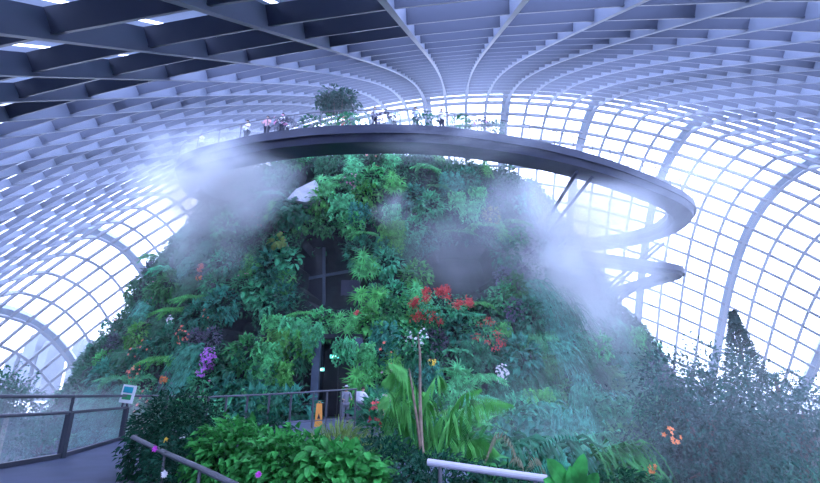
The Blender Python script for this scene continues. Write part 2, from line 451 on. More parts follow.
def p_drape(ns, L, leaf, mt, spread=.8):
    b = B()
    for _ in range(ns):
        x = random.uniform(-spread, spread); y = -random.uniform(.1, .55); p = Vector((x, y, random.uniform(-.1, .5))); l = L * random.uniform(.4, 1); n = int(l / (leaf * .35))
        for j in range(n):
            q = p + Vector((math.sin(j * .7 + x * 5) * .05, -.12 * math.sin(j / max(n, 1) * PI) , -l * j / max(n, 1)))
            b.leaf(q, Vector((random.choice((-1, 1)) * random.uniform(.3, 1), -random.uniform(.2, 1), -random.uniform(.4, 1.2))), Vector((0, -1, .6)), leaf * random.uniform(.7, 1.2), leaf * .5)
    return b, mt, None, None
def p_grass(nb, L, mt, lean=0.0, W=.05):
    b = B()
    for _ in range(nb):
        x = random.uniform(-.75, .75); z = random.uniform(-.5, .6); l = L * random.uniform(.5, 1.1)
        o = Vector((random.uniform(-.5, .5) + lean, -random.uniform(.3, .9), 0)); p0 = Vector((x, .1, z)); u = random.uniform(.15, .55)
        pts = [p0 + o * l * .62 * t + Vector((0, 0, l * (u * t * 1.2 - 1.15 * t * t))) for t in (0, .25, .5, .75, 1)]
        b.strip(pts, W, W * .2, Vector((.3, -1, .3)))
    return b, mt, None, None
def p_rosette(nr, ns, L, mt, r=.6):
    b = B()
    for _ in range(nr):
        c = Vector((random.uniform(-r, r), -random.uniform(.15, .45), random.uniform(-r, r))); ax = Vector((random.uniform(-.3, .3), -1, random.uniform(.1, .9))).normalized()
        x = ax.orthogonal().normalized(); y = ax.cross(x)
        for k in range(ns):
            a = 2 * PI * k / ns + random.random() * .3; d = x * math.cos(a) + y * math.sin(a); l = L * random.uniform(.8, 1.2)
            pts = [c + d * l * t * .9 + ax * l * (.75 * t - .75 * t * t) for t in (0, .35, .7, 1)]
            b.strip(pts, L * .16, L * .03, ax)
    return b, mt, None, None
def make_plant(name, proto, cat):
    b, mt, f, fm = proto; root = empty(name, (0, 0, 0)); b.build('foliage', mt, root)
    for q in f or []: q.build('flower' if len(f) > 1 else 'flowers', fm, root)
    root['category'] = cat; return root
KIND = {
 'broad': ('leafy_shrub', 'shrub', [p_shrub(190, 1.0, .46, .5, 'leaf'), p_shrub(220, .95, .38, .5, 'leafbright2'), p_shrub(170, 1.05, .52, .5, 'leafteal')]),
 'dark': ('dark_leaved_shrub', 'shrub', [p_shrub(200, .95, .40, .5, 'leafdark'), p_shrub(200, 1.0, .36, .55, 'leafdark')]),
 'fern': ('fern', 'fern', [p_fern(11, 1.25, .32, 'leaf'), p_fern(13, 1.1, .28, 'leafteal'), p_fern(10, 1.5, .40, 'leafbright2')]),
 'drape': ('trailing_vine', 'vine', [p_drape(34, 2.0, .24, 'leafteal'), p_drape(36, 1.8, .28, 'leafbright2')]),
 'grass': ('hanging_grass', 'grass tuft', [p_grass(150, 1.9, 'grass', .5, .10), p_grass(150, 1.7, 'leafteal', .4, .09), p_grass(140, 1.8, 'leaf', .3, .09), p_grass(150, 1.8, 'grass', -.45, .10)]),
 'bigleaf': ('large_leaved_climber', 'climber', [p_shrub(70, .95, .62, .75, 'leafteal', oval=True, droop=.5), p_shrub(60, .9, .58, .7, 'leaf', oval=True, droop=.5)]),
 'dusky': ('purple_leaved_shrub', 'shrub', [p_shrub(220, .8, .26, .5, 'leafpurple')]),
 'strap': ('strap_leaved_plant', 'plant', [p_rosette(9, 14, .7, 'leafbright2', .7), p_rosette(9, 14, .7, 'leafbright2', .7)]),
 'pinkfl': ('flowering_shrub', 'shrub', [p_shrub(190, .85, .28, .5, 'leaf', 'pink', 9, .11), p_shrub(190, .85, .28, .5, 'leafdark', 'coral', 7, .11)]),
}
PROT = {k: [make_plant(nm, pr, cat) for pr in prs] for k, (nm, cat, prs) in KIND.items()}
USED = {}
DESC = {'broad': 'bushy mid green leafy shrub', 'dark': 'dark green glossy leafy shrub', 'fern': 'green fern with arching fronds', 'drape': 'trailing green vine hanging down', 'grass': 'tuft of long hanging blue green grass',
        'bigleaf': 'climber with large rounded green leaves', 'dusky': 'low shrub with dusky purple leaves', 'strap': 'bright strap leaved plant in rosettes', 'pinkfl': 'green shrub dotted with small flowers'}
def region(u, v):
    h = 'left slope' if u < 215 else 'left face' if u < 300 else 'middle face' if u < 430 else 'right face' if u < 530 else 'right slope'
    g = 'upper' if v < 225 else 'middle' if v < 315 else 'lower'
    return '%s %s' % (g, h)
def put(key, p, n, label, group, s=1.0, var=None, tilt=0):
    lst = PROT[key]; q = random.randrange(len(lst)) if var is None else var; src = lst[q]
    o = src if (key, q) not in USED else copy_tree(src); USED[key, q] = 1
    o.location = p; o.rotation_euler = (tilt, 0, math.atan2(n.x, -n.y) + random.uniform(-.35, .35)); o.scale = (s, s, s)
    o['label'] = label; o['group'] = group
    return o
SPECIAL = [(290, 228), (308, 240), (268, 245), (432, 318), (448, 330), (480, 333), (217, 362), (487, 218), (494, 374), (205, 272), (180, 232), (137, 375), (172, 383), (340, 190)]
taken = []; random.shuffle(front)
for (p, n, u, v, cv) in front:
    if cv or u < 60 or u > 690 or v > 455 or v < 140 or len(taken) > 330: continue
    if any(cave_at(u + 10 * math.cos(q), v + 10 * math.sin(q)) for q in np.linspace(0, 2 * PI, 8, endpoint=False)): continue
    if 283 < u < 319 and 176 < v < 210: continue
    dmin = 15 if v > 180 else 16
    if any((u - a) ** 2 + (v - b_) ** 2 < dmin * dmin for a, b_ in taken): continue
    taken.append((u, v))
    r = random.random()
    if u > 530 or (u > 490 and v > 330): k = 'grass' if r < .72 else 'drape' if r < .85 else 'broad'
    elif u < 215: k = 'grass' if r < .38 else 'fern' if r < .6 else 'broad' if r < .8 else 'dusky' if r < .9 else 'pinkfl'
    elif u < 300: k = 'broad' if r < .45 else 'dark' if r < .55 else 'bigleaf' if r < .65 else 'fern' if r < .8 else 'strap' if r < .88 else 'pinkfl'
    elif u < 430: k = 'broad' if r < .4 else 'drape' if r < .58 else 'strap' if r < .7 else 'fern' if r < .86 else 'pinkfl' if r < .92 else 'dark'
    else: k = 'dark' if r < .25 else 'broad' if r < .5 else 'fern' if r < .7 else 'drape' if r < .85 else 'dusky' if r < .93 else 'strap'
    if 240 < u < 312 and 318 < v < 400: k = 'drape' if r < .6 else 'broad'
    reg = region(u, v)
    gv_ = None if k != 'grass' else (3 if u < 400 else random.randrange(3))
    put(k, p + n * .2, n, '%s on the %s of the planted mountain' % (DESC[k], reg), '%ss on the %s' % (KIND[k][0].replace('_', ' '), reg), random.uniform(.85, 1.25), gv_)

def front_pt(u, v):
    return min(front, key=lambda q: (q[2] - u) ** 2 + (q[3] - v) ** 2)
def special(name, cat, u, v, proto, label, s=1.0, out=.35):
    p, n, _, _, _ = front_pt(u, v); o = make_plant(name, proto, cat); o.location = p + n * out; o.rotation_euler = (0, 0, math.atan2(n.x, -n.y)); o.scale = (s, s, s); o['label'] = label
    return o
# red leaved bushes
def p_mix(r, rz, ng, nr, mt='leaf', m2='red', leaf=.17, top=-.2):
    b, m_, _, _ = p_shrub(ng, r * .95, .27, .5, mt, rz=rz); f = B(); cl = []
    while len(cl) < 16:
        q = rv(); q.y = -abs(q.y)
        if q.z > top: cl.append(q)
    for _ in range(nr):
        q = random.choice(cl); p = Vector((q.x * r, q.y * r * .9, q.z * rz)) + rv() * random.uniform(.05, .32)
        f.leaf(p, q + rv() * .9, Vector((0, -.5, 1)), leaf * random.uniform(.7, 1.3), leaf * .5)
    return b, m_, [f], m2
special('red_leaved_bush', 'shrub', 438, 314, p_mix(1.75, .95, 220, 900, leaf=.2), 'large spreading bush of red leaves below the right dark opening', out=1.3)
special('red_leaved_bush', 'shrub', 421, 329, p_mix(.95, .5, 100, 280), 'smaller red bush at the lower left of the large red bush', out=.8)
special('red_leaved_bush', 'shrub', 485, 338, p_mix(.9, 1.0, 120, 260, 'leafteal', 'red', .15, -1), 'thin red flowered bush right of the large red bush', out=.7)
special('white_flowering_shrub', 'shrub', 412, 347, p_shrub(90, .8, .25, .5, 'leaf', 'white', 34, 0.102), 'shrub of small white flowers left of the slender trunk', out=.7)
special('white_orchid', 'flower', 494, 376, p_shrub(20, .4, .2, .5, 'leafteal', 'white', 55, 0.116, rz=.6), 'clump of bright white flowers low on the right face', out=.6)
special('purple_orchid', 'flower', 217, 361, p_shrub(40, .5, .25, .4, 'leafbright', 'purple', 110, 0.116, rz=.75), 'large clump of purple orchid flowers on the left face', out=.7)
special('purple_orchid', 'flower', 208, 373, p_shrub(14, .3, .22, .4, 'leafbright', 'purple', 26, 0.102), 'small purple orchid spray just below the large purple clump', out=.7)
special('orange_flower', 'flower', 172, 382, p_shrub(10, .25, .2, .5, 'leaf', 'orange', 26, 0.129, rz=.2), 'single orange bloom above the back handrail', out=.8)
special('coral_flowering_shrub', 'shrub', 146, 377, p_shrub(60, .7, .25, .5, 'leafteal', 'coral', 22, 0.116, rz=.5), 'shrub with coral red flowers above the little green sign', out=.7)
special('orange_flower', 'flower', 206, 271, p_shrub(10, .3, .2, .5, 'leafteal', 'coral', 30, 0.136, rz=.3), 'coral orange bloom on the left slope beside big teal leaves', out=.7)
special('orange_flower', 'flower', 205, 283, p_shrub(10, .22, .2, .5, 'leaf', 'orange', 14, 0.122), 'small orange bloom just below the coral bloom', out=.7)
special('orange_flower', 'flower', 178, 233, p_shrub(10, .5, .2, .5, 'leafteal', 'orange', 22, 0.116, rz=.6), 'cluster of orange blooms high on the misty left edge', out=.6)
special('pale_orange_flower', 'flower', 180, 326, p_shrub(8, .25, .2, .5, 'leaf', 'white', 18, 0.136, rz=.35), 'pale peach bloom in the middle of the left slope', out=.7)
special('coral_flowering_shrub', 'shrub', 193, 340, p_shrub(40, .5, .25, .5, 'leafdark', 'coral', 20, 0.109, rz=.8), 'shrub with a column of coral flowers below the pale bloom', out=.6)
special('yellow_shrub', 'shrub', 487, 219, p_shrub(130, .75, .3, .5, 'leafyellow', rz=.9), 'yellow leaved shrub above the right dark opening', out=.6)
special('large_leaved_climber', 'climber', 290, 222, p_shrub(110, 1.35, .55, .95, 'leafteal', oval=True, rz=1.1, droop=.5), 'big climber of rounded leaves below the pale rock slab', out=.8)
special('variegated_climber', 'climber', 286, 252, p_shrub(12, .55, .5, .95, 'leaflime', oval=True, rz=.35, droop=.5), 'few yellow edged leaves at the left of the dark window opening', out=1.0)
special('large_leaved_climber', 'climber', 311, 244, p_shrub(26, .7, .58, .8, 'leafteal', oval=True, rz=.6, droop=.5), 'rounded leaves hanging over the dark window opening', out=.7)
special('large_teal_plant', 'plant', 210, 268, p_shrub(16, .7, .85, .5, 'leafteal', oval=True, rz=.45, droop=.4), 'plant with long teal leaves on the left slope', out=.5)
special('pink_flowering_shrub', 'shrub', 350, 188, p_shrub(130, .8, .27, .5, 'leaf', 'pink', 30, 0.095), 'shrub with dusty pink flowers right of the pale rock slab', out=.6)
special('bright_strap_plant', 'plant', 332, 195, p_rosette(11, 14, .75, 'leafbright2', .8), 'bright green strap leaved clump beside the pale rock slab', out=.5)
special('red_bloom', 'flower', 361, 320, p_shrub(8, .2, .2, .5, 'leaf', 'red', 14, .15), 'small red bloom over the entrance lintel', out=.8)
special('orange_fruit_plant', 'plant', 427, 372, p_shrub(8, .25, .22, .5, 'leaf', 'yellow', 12, .13, rz=.15), 'small yellow orange bloom right of the slender trunk', out=1.2)

for u, v, l_ in ((320, 338, 'left'), (352, 350, 'right')):
    special('hanging_plant', 'plant', u, v, p_drape(26, 1.5, .24, 'leaf', .6), 'green vine hanging over the %s of the doorway lintel' % l_, out=1.1 if l_ != 'right' else .9).location.y = 28.9
# pale rock slab
p, n, *_ = front_pt(302, 195); b = B()
q = [at(287, 199, p.y - 1.6), at(296, 189, p.y - 1.5), at(315, 180, p.y - 1.3), at(318, 184, p.y - 1.3), at(317, 199, p.y - 1.7), at(305, 202, p.y - 1.8)]
b.add(q + [v + Vector((.2, 2.6, -.25)) for v in q], [(0, 1, 2, 3, 4, 5), (11, 10, 9, 8, 7, 6)] + [(i, 6 + i, 6 + (i + 1) % 6, (i + 1) % 6) for i in range(6)])
tag(b.build('rock_slab', 'concrete'), 'pale grey sloping rock slab jutting out of the plants', 'rock')

# --- window in the left dark opening --------------------------------------
p = front_pt(330, 275)[0]; yw = p.y - .35
wn = empty('cave_window', at(330, 306, yw)); wo = wn.location.copy()
def lp(u, v, dy=0): return at(u, v, yw + dy) - wo
b = B(); b.beam(lp(324, 232), lp(324, 310), .14, .2); b.build('mullion', 'greycol', wn)
b = B(); b.beam(lp(300, 280), lp(366, 268), .13, .2); b.build('crossbeam', 'greycol', wn)
b = B(); b.add([lp(300, 312, .1), lp(324, 312, .1), lp(324, 236, .1), lp(300, 236, .1)], [(0, 1, 2, 3)]); b.box(lp(312, 275, .2), (.8, .03, 2)); b.build('pane', 'darkwin', wn)
b = B(); b.box((lp(339, 277) + lp(366, 306)) / 2 + Vector((0, .1, 0)), (.85, .05, .85)); b.build('panel', 'winpanel', wn)
tag(wn, 'dark framed window inside the left opening of the mountain', 'window')

# --- entrance ---------------------------------------------------------------
p = front_pt(333, 395)[0]; print('entrance recess', p)
pr = empty('entrance_portal', (at(333, 418, 29.5).x, 29.5, 0)); po = pr.location.copy()
def lq(u, v, Y): return at(u, v, Y) - po
x0, x1 = at(314, 400, 29.4).x - po.x, at(357, 400, 29.4).x - po.x
zt = at(320, 338, 29.4).z
b = B(); b.box((x0, 0, zt / 2), (.22, .25, zt / 2)); b.build('column', 'greycol', pr)
b = B(); b.box((x1, 0, zt / 2), (.24, .25, zt / 2)); b.build('column', 'greycol', pr)
b = B(); b.box(((x0 + x1) / 2, .1, zt + .1), ((x1 - x0) / 2 + .2, .25, .14)); b.build('lintel', 'rock', pr)
b = B(); b.box(((x0 + x1) / 2 - .3, 2.6, zt / 2), (.03, .05, zt / 2)); b.box(((x0 + x1) / 2 + .5, 2.6, zt / 2), (.03, .05, zt / 2)); b.build('door_frame', 'rail', pr)
b = B(); b.box(((x0 + x1) / 2, 2.7, zt / 2), ((x1 - x0) / 2, .04, zt / 2)); b.build('door_leaf', 'darkwin', pr)
tag(pr, 'dark doorway with grey columns at the foot of the mountain', 'doorway')
for (u, v, hw, hh, lab) in ((334.5, 356.5, .27, .10, 'wide lit green exit sign over the mountain doorway'), (322, 369.5, .13, .09, 'small lit green exit sign left inside the mountain doorway')):
    pos = at(u, v, 29.9); e = empty('exit_sign', pos); b = B(); b.box((0, 0, 0), (hw, .04, hh)); sb = b.build('sign_box', 'exit', e)
    b = B(); b.box((-hw * .4, -.045, 0), (.03, .006, hh * .6)); b.box((-hw * .4 + .03, -.045, -.02), (.05, .006, .015)); b.box((hw * .3, -.045, 0), (hw * .3, .006, hh * .25)); b.build('pictogram', 'exitwhite', sb)
    b = B(); b.box((0, .02, hh + (zt - pos.z - hh) / 2), (.015, .015, max((zt - pos.z - hh) / 2, .05))); b.build('hanger', 'rail', e)
    tag(e, lab, 'sign')

# ------------------------------------------------------------------ ring walkway
def spline(P, n=12, closed=False):
    P = [Vector(p) for p in P]; out = []; m = len(P)
    for i in range(m - 1):
        p0, p1, p2, p3 = P[max(i - 1, 0)], P[i], P[i + 1], P[min(i + 2, m - 1)]
        for k in range(n):
            t = k / n; out.append(.5 * ((2 * p1) + (p2 - p0) * t + (2 * p0 - 5 * p1 + 4 * p2 - p3) * t * t + (3 * p1 - p0 - 3 * p2 + p3) * t ** 3))
    return out + [P[-1]]
def sides(P, i):
    d = (P[min(i + 1, len(P) - 1)] - P[max(i - 1, 0)]); d.z = 0; d.normalize(); return d, Vector((d.y, -d.x, 0))
def walkway(name, pts, label, wd=1.0, posts=1.5, gird=.92):
    P = spline(pts); o = empty(name, P[len(P) // 2]); O = o.location.copy()
    deck, gir, edge = [], [], [[], []]; cum = 0; posted = []; last = -9
    for i, p in enumerate(P):
        d, s_ = sides(P, i); q = p - O
        deck.append([q + s_ * wd, q - s_ * wd, q - s_ * wd - Vector((0, 0, .16)), q + s_ * wd - Vector((0, 0, .16))])
        gir.append([q + s_ * wd * .97 - Vector((0, 0, .16)), q - s_ * wd * .97 - Vector((0, 0, .16)), q - s_ * wd * .72 - Vector((0, 0, gird)), q + s_ * wd * .72 - Vector((0, 0, gird))])
        for j, sg in enumerate((1, -1)): edge[j].append([q + s_ * sg * (wd + .05) + Vector((0, 0, .08)), q + s_ * sg * wd + Vector((0, 0, .08)), q + s_ * sg * wd - Vector((0, 0, .5)), q + s_ * sg * (wd + .05) - Vector((0, 0, .5))])
        if i: cum += (P[i] - P[i - 1]).length
        if cum - last >= posts: posted.append((q, s_)); last = cum
    b = B(); b.loft(deck); b.build('deck', 'ring', o)
    b = B(); b.loft(gir); b.build('girder', 'ring', o)
    for e in edge: b = B(); b.loft(e); b.build('edge_plate', 'ring', o)
    for sg in (1, -1):
        b = B(); line = [p - O + sides(P, i)[1] * sg * wd * .95 + Vector((0, 0, 1.15)) for i, p in enumerate(P)]; b.tube(line, .03, 6); b.build('handrail', 'railgrey', o)
    for q, s_ in posted:
        for sg in ((1, -1) if len(posted) < 48 else (1,)):
            b = B(); a = q + s_ * sg * wd * .95; b.box(a + Vector((0, 0, .56)), (.025, .025, .58)); b.build('railing_post', 'railgrey', o)
    tag(o, label, 'walkway'); return o, O, P
RZ = 15.5 + EYE
rp = [Vector((-9.5, 40, RZ)), Vector((-13.5, 36.8, RZ)), Vector((-16.2, 34, RZ))] + [atz(u, v, RZ) for u, v in ((196, 163), (250, 147), (310, 138), (370, 135), (430, 136), (490, 143), (545, 153), (600, 168), (645, 185), (672, 198), (681, 210), (664, 225), (632, 235), (592, 241))]
ring, RO, RP = walkway('aerial_walkway', rp, 'long curved blue grey aerial walkway ringing the mountain top', 1.05, 1.55)
for (u0, v0, Y0, u1, v1, Y1) in ((577, 172, 29.6, 541, 230, 37.2), (592, 177, 30.4, 547, 234, 37.4), (658, 243, 41.5, 596, 296, 41.6), (664, 243, 41.3, 606, 294, 41.6)):
    b = B(); b.tube([at(u0, v0, Y0) - RO, at(u1, v1, Y1) - RO], .13, 8); b.build('strut', 'ring', ring)
LZ = 11 + EYE
lw, LO, LP = walkway('lower_walkway', [atz(u, v, LZ) for u, v in ((575, 254), (605, 258), (645, 264), (668, 267), (674, 271), (660, 276), (635, 284), (612, 290), (585, 297))], 'lower pointed walkway loop on the right below the long ring', .75, 2.2, .7)
for (u0, v0, u1, v1) in ((640, 286, 604, 312), (632, 289, 600, 316)):
    b = B(); b.tube([at(u0, v0, 42.5) - LO, at(u1, v1, 42) - LO], .11, 8); b.build('strut', 'ring', lw)

# --- summit terrace -------------------------------------------------------
SZ = 20.0 + EYE
sy = 38.0; xa, xb = -8.6, .9
sm = empty('summit_terrace', ((xa + xb) / 2, sy + 3, SZ)); SO = sm.location.copy()
b = B(); b.box((0, 0, -.2), ((xb - xa) / 2, 3.2, .2)); b.build('deck', 'concrete', sm)
for x in np.linspace(-4.2, 4.2, 6):
    for y_ in (-2.6, 2.6):
        b = B(); b.tube([(x, y_, -.3), (x, y_, -4.2)], .17, 10); b.build('column', 'concrete', sm)
for k in range(15):
    b = B(); b.box((-4.7 + 9.4 * k / 14, -3.1, .65), (.03, .03, .65)); b.build('railing_post', 'railgrey', sm)
for z in (1.3, .7): b = B(); b.tube([(-4.72, -3.1, z), (4.72, -3.1, z)], .035, 6); b.build('handrail', 'railgrey', sm)
tag(sm, 'pale railed terrace on the mountain summit behind the walkway', 'terrace')

# ------------------------------------------------------------------ trees and free standing plants
def canopy(b, c, r, n, leaf, wid, lumps=14, seed=0, oval=False, shell=.5):
    c = Vector(c); cs = []
    for _ in range(lumps):
        q = rv(); cs.append((c + Vector((q.x * r[0], q.y * r[1], q.z * r[2])) * random.uniform(.35, .75), random.uniform(.35, .55)))
    for _ in range(n):
        cc, s_ = random.choice(cs); q = rv(); k = random.uniform(shell, 1)
        p = cc + Vector((q.x * r[0], q.y * r[1], q.z * r[2])) * s_ * k
        l = leaf * random.uniform(.7, 1.25); (b.oval if oval else b.leaf)(p, q + rv() * .7 + Vector((0, 0, -.2)), Vector((0, 0, 1)) + rv() * .6, l, l * wid)
    return cs
def tree(name, base, c, r, n, leaf, wid, mt, label, cat='tree', tr=.15, bark='bark', lumps=14, oval=False, flowers=None):
    base = Vector(base); o = empty(name, base); b = B(); cl = Vector(c) - base
    cs = canopy(b, cl, r, n, leaf, wid, lumps, oval=oval); b.build('foliage', mt, o)
    b = B(); top = cl + Vector((0, 0, r[2] * .3)); b.tube([Vector((0, 0, 0)), top * .5 + Vector((.05, 0, 0)), top], [tr, tr * .75, tr * .3], 8)
    for cc, s_ in cs[:7]: b.tube([top * .45, (top * .5 + cc) * .5, cc], [tr * .4, tr * .3, tr * .1], 5)
    b.build('trunk', bark, o)
    if flowers:
        fb = B()
        for (p, r_) in flowers[1]: 
            for _ in range(9): fb.flower(Vector(p) - base + rv() * r_ * 1.3, Vector((0, -1, .3)) + rv() * .6, r_ * .55)
        fb.build('flowers', flowers[0], o)
    return tag(o, label, cat)
tc_ = at(338, 102, 39); tree('summit_tree', (tc_.x, 39, SZ), tc_, (2.5, 1.4, 1.1), 1500, .40, .5, 'hedgedark', 'round dark green tree on the summit terrace', tr=.1, lumps=26)
def s_shrub(u, v, Y, r, mt, label, leaf=.3, fl=None, nf=0, name='summit_shrub'):
    o = make_plant(name, p_shrub(120, r, leaf, .5, mt, fl, nf, .17), 'shrub'); q = at(u, v, Y); o.location = q; o['label'] = label; return o
s_shrub(330, 121, 38.6, .75, 'leaf', 'green shrub on the summit terrace under the round tree')
s_shrub(344, 123, 38.5, .6, 'leaf', 'shrub with red flowers behind the summit railing', fl='coral', nf=12)
s_shrub(463, 122, 39, .8, 'leafteal', 'green bush standing above the walkway right of the summit terrace')
s_shrub(365, 121, 38.6, .7, 'leafteal', 'teal shrub on the summit terrace right of the red flowers')
s_shrub(396, 120, 38.6, .7, 'leafteal', 'misty shrub at the right end of the summit terrace')
for u, mt, fl, lab in ((292, 'leafpurple', 'pink', 'dusky shrub with pink flowers on the ring walkway left of the summit tree'), (313, 'leafteal', None, 'teal shrub on the ring walkway at the left end of the summit railing'), (352, 'leaf', None, 'green planter shrub on the ring walkway right of the summit tree'), (387, 'leafpurple', 'white', 'dusky shrub with white flowers on the ring walkway before the summit terrace'),
        (427, 'leafteal', 'white', 'pale flowering shrub on the ring walkway between the two people'), (455, 'leaf', None, 'green planter shrub on the ring walkway beside the person on the right'), (474, 'leafpurple', 'pink', 'dusky planter shrub on the ring walkway right of the people'), (492, 'leafteal', None, 'last teal planter shrub towards the right on the ring walkway')):
    p = min(RP[12:150], key=lambda p: abs(proj(p)[0] - u)); d, s_ = sides(RP, RP.index(p))
    o = make_plant('planter_shrub', p_shrub(260, .85, .2, .5, mt, fl, 9, .12, rz=.5), 'shrub'); o.location = p + s_ * .7 + Vector((0, 0, .62)); o['label'] = lab
# right hand trees
tree('broad_tree', at(715, 500, 17.5).xy.to_3d() + Vector((0, 0, GZ)), at(715, 446, 17.5), (3.2, 2.4, 3.3), 15000, .19, .5, 'tree', 'large dark bushy tree at the lower right with orange flowers', tr=.22, lumps=60,
     flowers=('orange', [(at(672, 436, 15.2), .16), (at(651, 470, 15.0), .13)]))
tree('slender_leaved_tree', at(672, 480, 19).xy.to_3d() + Vector((0, 0, GZ)), at(672, 395, 19), (1.7, 1.2, 1.6), 900, .16, .55, 'leafpurple', 'thin airy purple leaved tree left of the large dark tree', tr=.1, lumps=16)
tree('hazy_tree', at(800, 470, 25).xy.to_3d() + Vector((0, 0, GZ)), at(808, 432, 25), (3.8, 2.5, 3.2), 6000, .22, .5, 'tree', 'hazy rounded tree at the far lower right edge', tr=.2, lumps=26)
tree('shrub_tree', at(612, 470, 22).xy.to_3d() + Vector((0, 0, GZ)), at(628, 452, 22), (2.6, 1.6, 2.0), 1500, .26, .4, 'grass', 'bluish shrub left of the large dark tree', tr=.12, lumps=20)
cb = at(734, 318, 27); o = empty('conical_conifer', (cb.x, 27, GZ)); b = B(); H = at(731, 312, 27).z - GZ
for _ in range(5000):
    t = random.random() ** .8; a = random.uniform(0, 2 * PI); r = (1 - t) ** 1.0 * 2.3 * random.uniform(.5, 1); p = Vector((math.cos(a) * r, math.sin(a) * r, H * (.12 + .88 * t)))
    b.leaf(p, Vector((math.cos(a), math.sin(a), .3)) + rv() * .5, Vector((0, 0, 1)), .26, .13)
b.build('foliage', 'tree', o); b = B(); b.tube([(0, 0, 0), (0, 0, H * .9)], [.18, .04], 8); b.build('trunk', 'bark', o); tag(o, 'tall conical conifer rising behind the large dark tree', 'tree')
cb = at(774, 372, 25); o = empty('small_palm', (cb.x, 25, GZ)); b = B()
for k in range(13):
    a = 2 * PI * k / 13; d = Vector((math.cos(a), math.sin(a), 0)); u_ = random.uniform(.5, 1.1)
    b.frond([Vector((0, 0, cb.z - GZ - .3)) + d * 1.25 * t + Vector((0, 0, 1.2 * (u_ * t - .75 * t * t))) for t in (0, .25, .5, .75, 1)], .35, 10, .4, .06)
b.build('foliage', 'tree', o); b = B(); b.tube([(0, 0, 0), (0, 0, cb.z - GZ - .2)], [.12, .08], 8); b.build('trunk', 'bark', o); tag(o, 'small palm crown against the glass right of the conifer', 'palm')
# left hazy trees behind the railing
q = at(2, 420, 30); tree('hazy_tree', (q.x, 30, GZ), at(-4, 408, 30), (3.0, 2, 2.6), 4500, .26, .5, 'leafdark', 'hazy dark tree at the far left behind the glass railing', tr=.18, lumps=40)
q = at(42, 440, 27); tree('hazy_shrub', (q.x, 27, GZ), at(40, 440, 27), (2.6, 1.6, 1.7), 900, .26, .5, 'leafteal', 'low hazy shrub left behind the glass railing panels', 'shrub', tr=.1, lumps=16)

# understorey between the hedge and the mountain
UN = [('dark', 405, 452, 21), ('dark', 440, 442, 22), ('broad', 470, 446, 20), ('dark', 512, 425, 22), ('grass', 540, 420, 25), ('grass', 575, 425, 24), ('grass', 560, 450, 20), ('grass', 600, 455, 19), ('grass', 590, 400, 26), ('grass', 618, 415, 25), ('grass', 490, 462, 16), ('grass', 530, 474, 16), ('broad', 385, 425, 23), ('fern', 460, 410, 25),
      ('grass', 628, 440, 20), ('grass', 550, 470, 15), ('grass', 620, 472, 15), ('dark', 380, 445, 18), ('fern', 500, 440, 19), ('dark', 425, 465, 16), ('broad', 455, 468, 15), ('dark', 395, 415, 24), ('broad', 410, 425, 22), ('dark', 520, 452, 19), ('grass', 570, 478, 15), ('grass', 600, 478, 16)]
for k, u, v, Y in UN:
    q = at(u, v, Y); reg = 'planting bed between the hedge and the mountain'
    o = put(k, q, Vector((0, -1, 0)), '%s in the %s' % (DESC[k], reg), '%ss in the front bed' % KIND[k][0].replace('_', ' '), random.uniform(1.0, 1.4))
b = B()                                    # low foliage of the bed
for _ in range(9000):
    x = random.uniform(-5, 22); y = random.uniform(11, 33); h = random.uniform(0, 1) * .9 + .3 * mnoise.noise(Vector((x * .4, y * .4, 0))) + (y - 11) * .03
    l = random.uniform(.25, .5); b.leaf(Vector((x, y, GZ + max(h, .05))), rv() + Vector((0, -.3, .1)), Vector((0, 0, 1)) + rv() * .4, l, l * .4)
tag(b.build('bed_foliage', 'leafdark'), 'low dark foliage carpeting the bed below the mountain', 'leaf cover', kind='stuff')
for u, v, Y, mt, lab in ((388, 408, 20, 'pink', 'pink flowers beside the doorway railing'), (380, 404, 21.0, 'white', 'white flowers at the right end of the doorway railing')):
    o = make_plant('flowering_shrub', p_shrub(110, .5, .22, .5, 'leaf', mt, 8, .10), 'shrub'); o.location = at(u, v, Y); o['label'] = 'shrub with ' + lab
o = make_plant('red_ginger', p_shrub(14, .3, .3, .3, 'leafdark', 'red', 22, .14, rz=.5), 'flower'); o.location = at(377, 415, 19); o['label'] = 'red flower spike right of the doorway people'

# upright palm, arching palm, slender tree, drooping fern
def rach(pts): return spline(pts, 5)
o = empty('upright_palm', at(412, 470, 13.0)); O = o.location.copy()
for pts, L_ in (([(414, 470), (416, 420), (414, 385), (404, 366), (388, 362)], 1.15), ([(416, 470), (424, 425), (428, 392), (438, 374), (447, 384)], 1.0), ([(408, 470), (400, 430), (396, 404), (388, 392), (378, 404)], 1.0), ([(412, 470), (410, 412), (405, 378), (396, 370), (383, 380)], 1.2), ([(418, 470), (430, 440), (438, 420), (446, 416), (456, 428)], .9), ([(412, 470), (412, 430), (408, 405), (400, 400), (390, 410)], 1.0)):
    b = B(); b.frond(rach([at(u, v, 13.0 + random.uniform(-.5, .5)) - O for u, v in pts]), L_, 72, 1.6, .042); b.build('frond', 'palm', o)
tag(o, 'upright bright green palm behind the slender trunk', 'palm')
o = empty('arching_palm', at(440, 475, 12.0)); O = o.location.copy()
for pts in ([(438, 472), (450, 435), (466, 405), (484, 396), (512, 404)], [(440, 472), (452, 450), (468, 438), (486, 440), (498, 452)], [(438, 474), (446, 430), (455, 405), (466, 392), (480, 388)]):
    b = B(); b.frond(rach([at(u, v, 12.0 + random.uniform(-.4, .4)) - O for u, v in pts]), .78, 66, 1.4, .04); b.build('frond', 'palm', o)
tag(o, 'arching green palm frond leaning right of the slender trunk', 'palm')
o = empty('slender_tree', at(424, 470, 11.5)); O = o.location.copy()
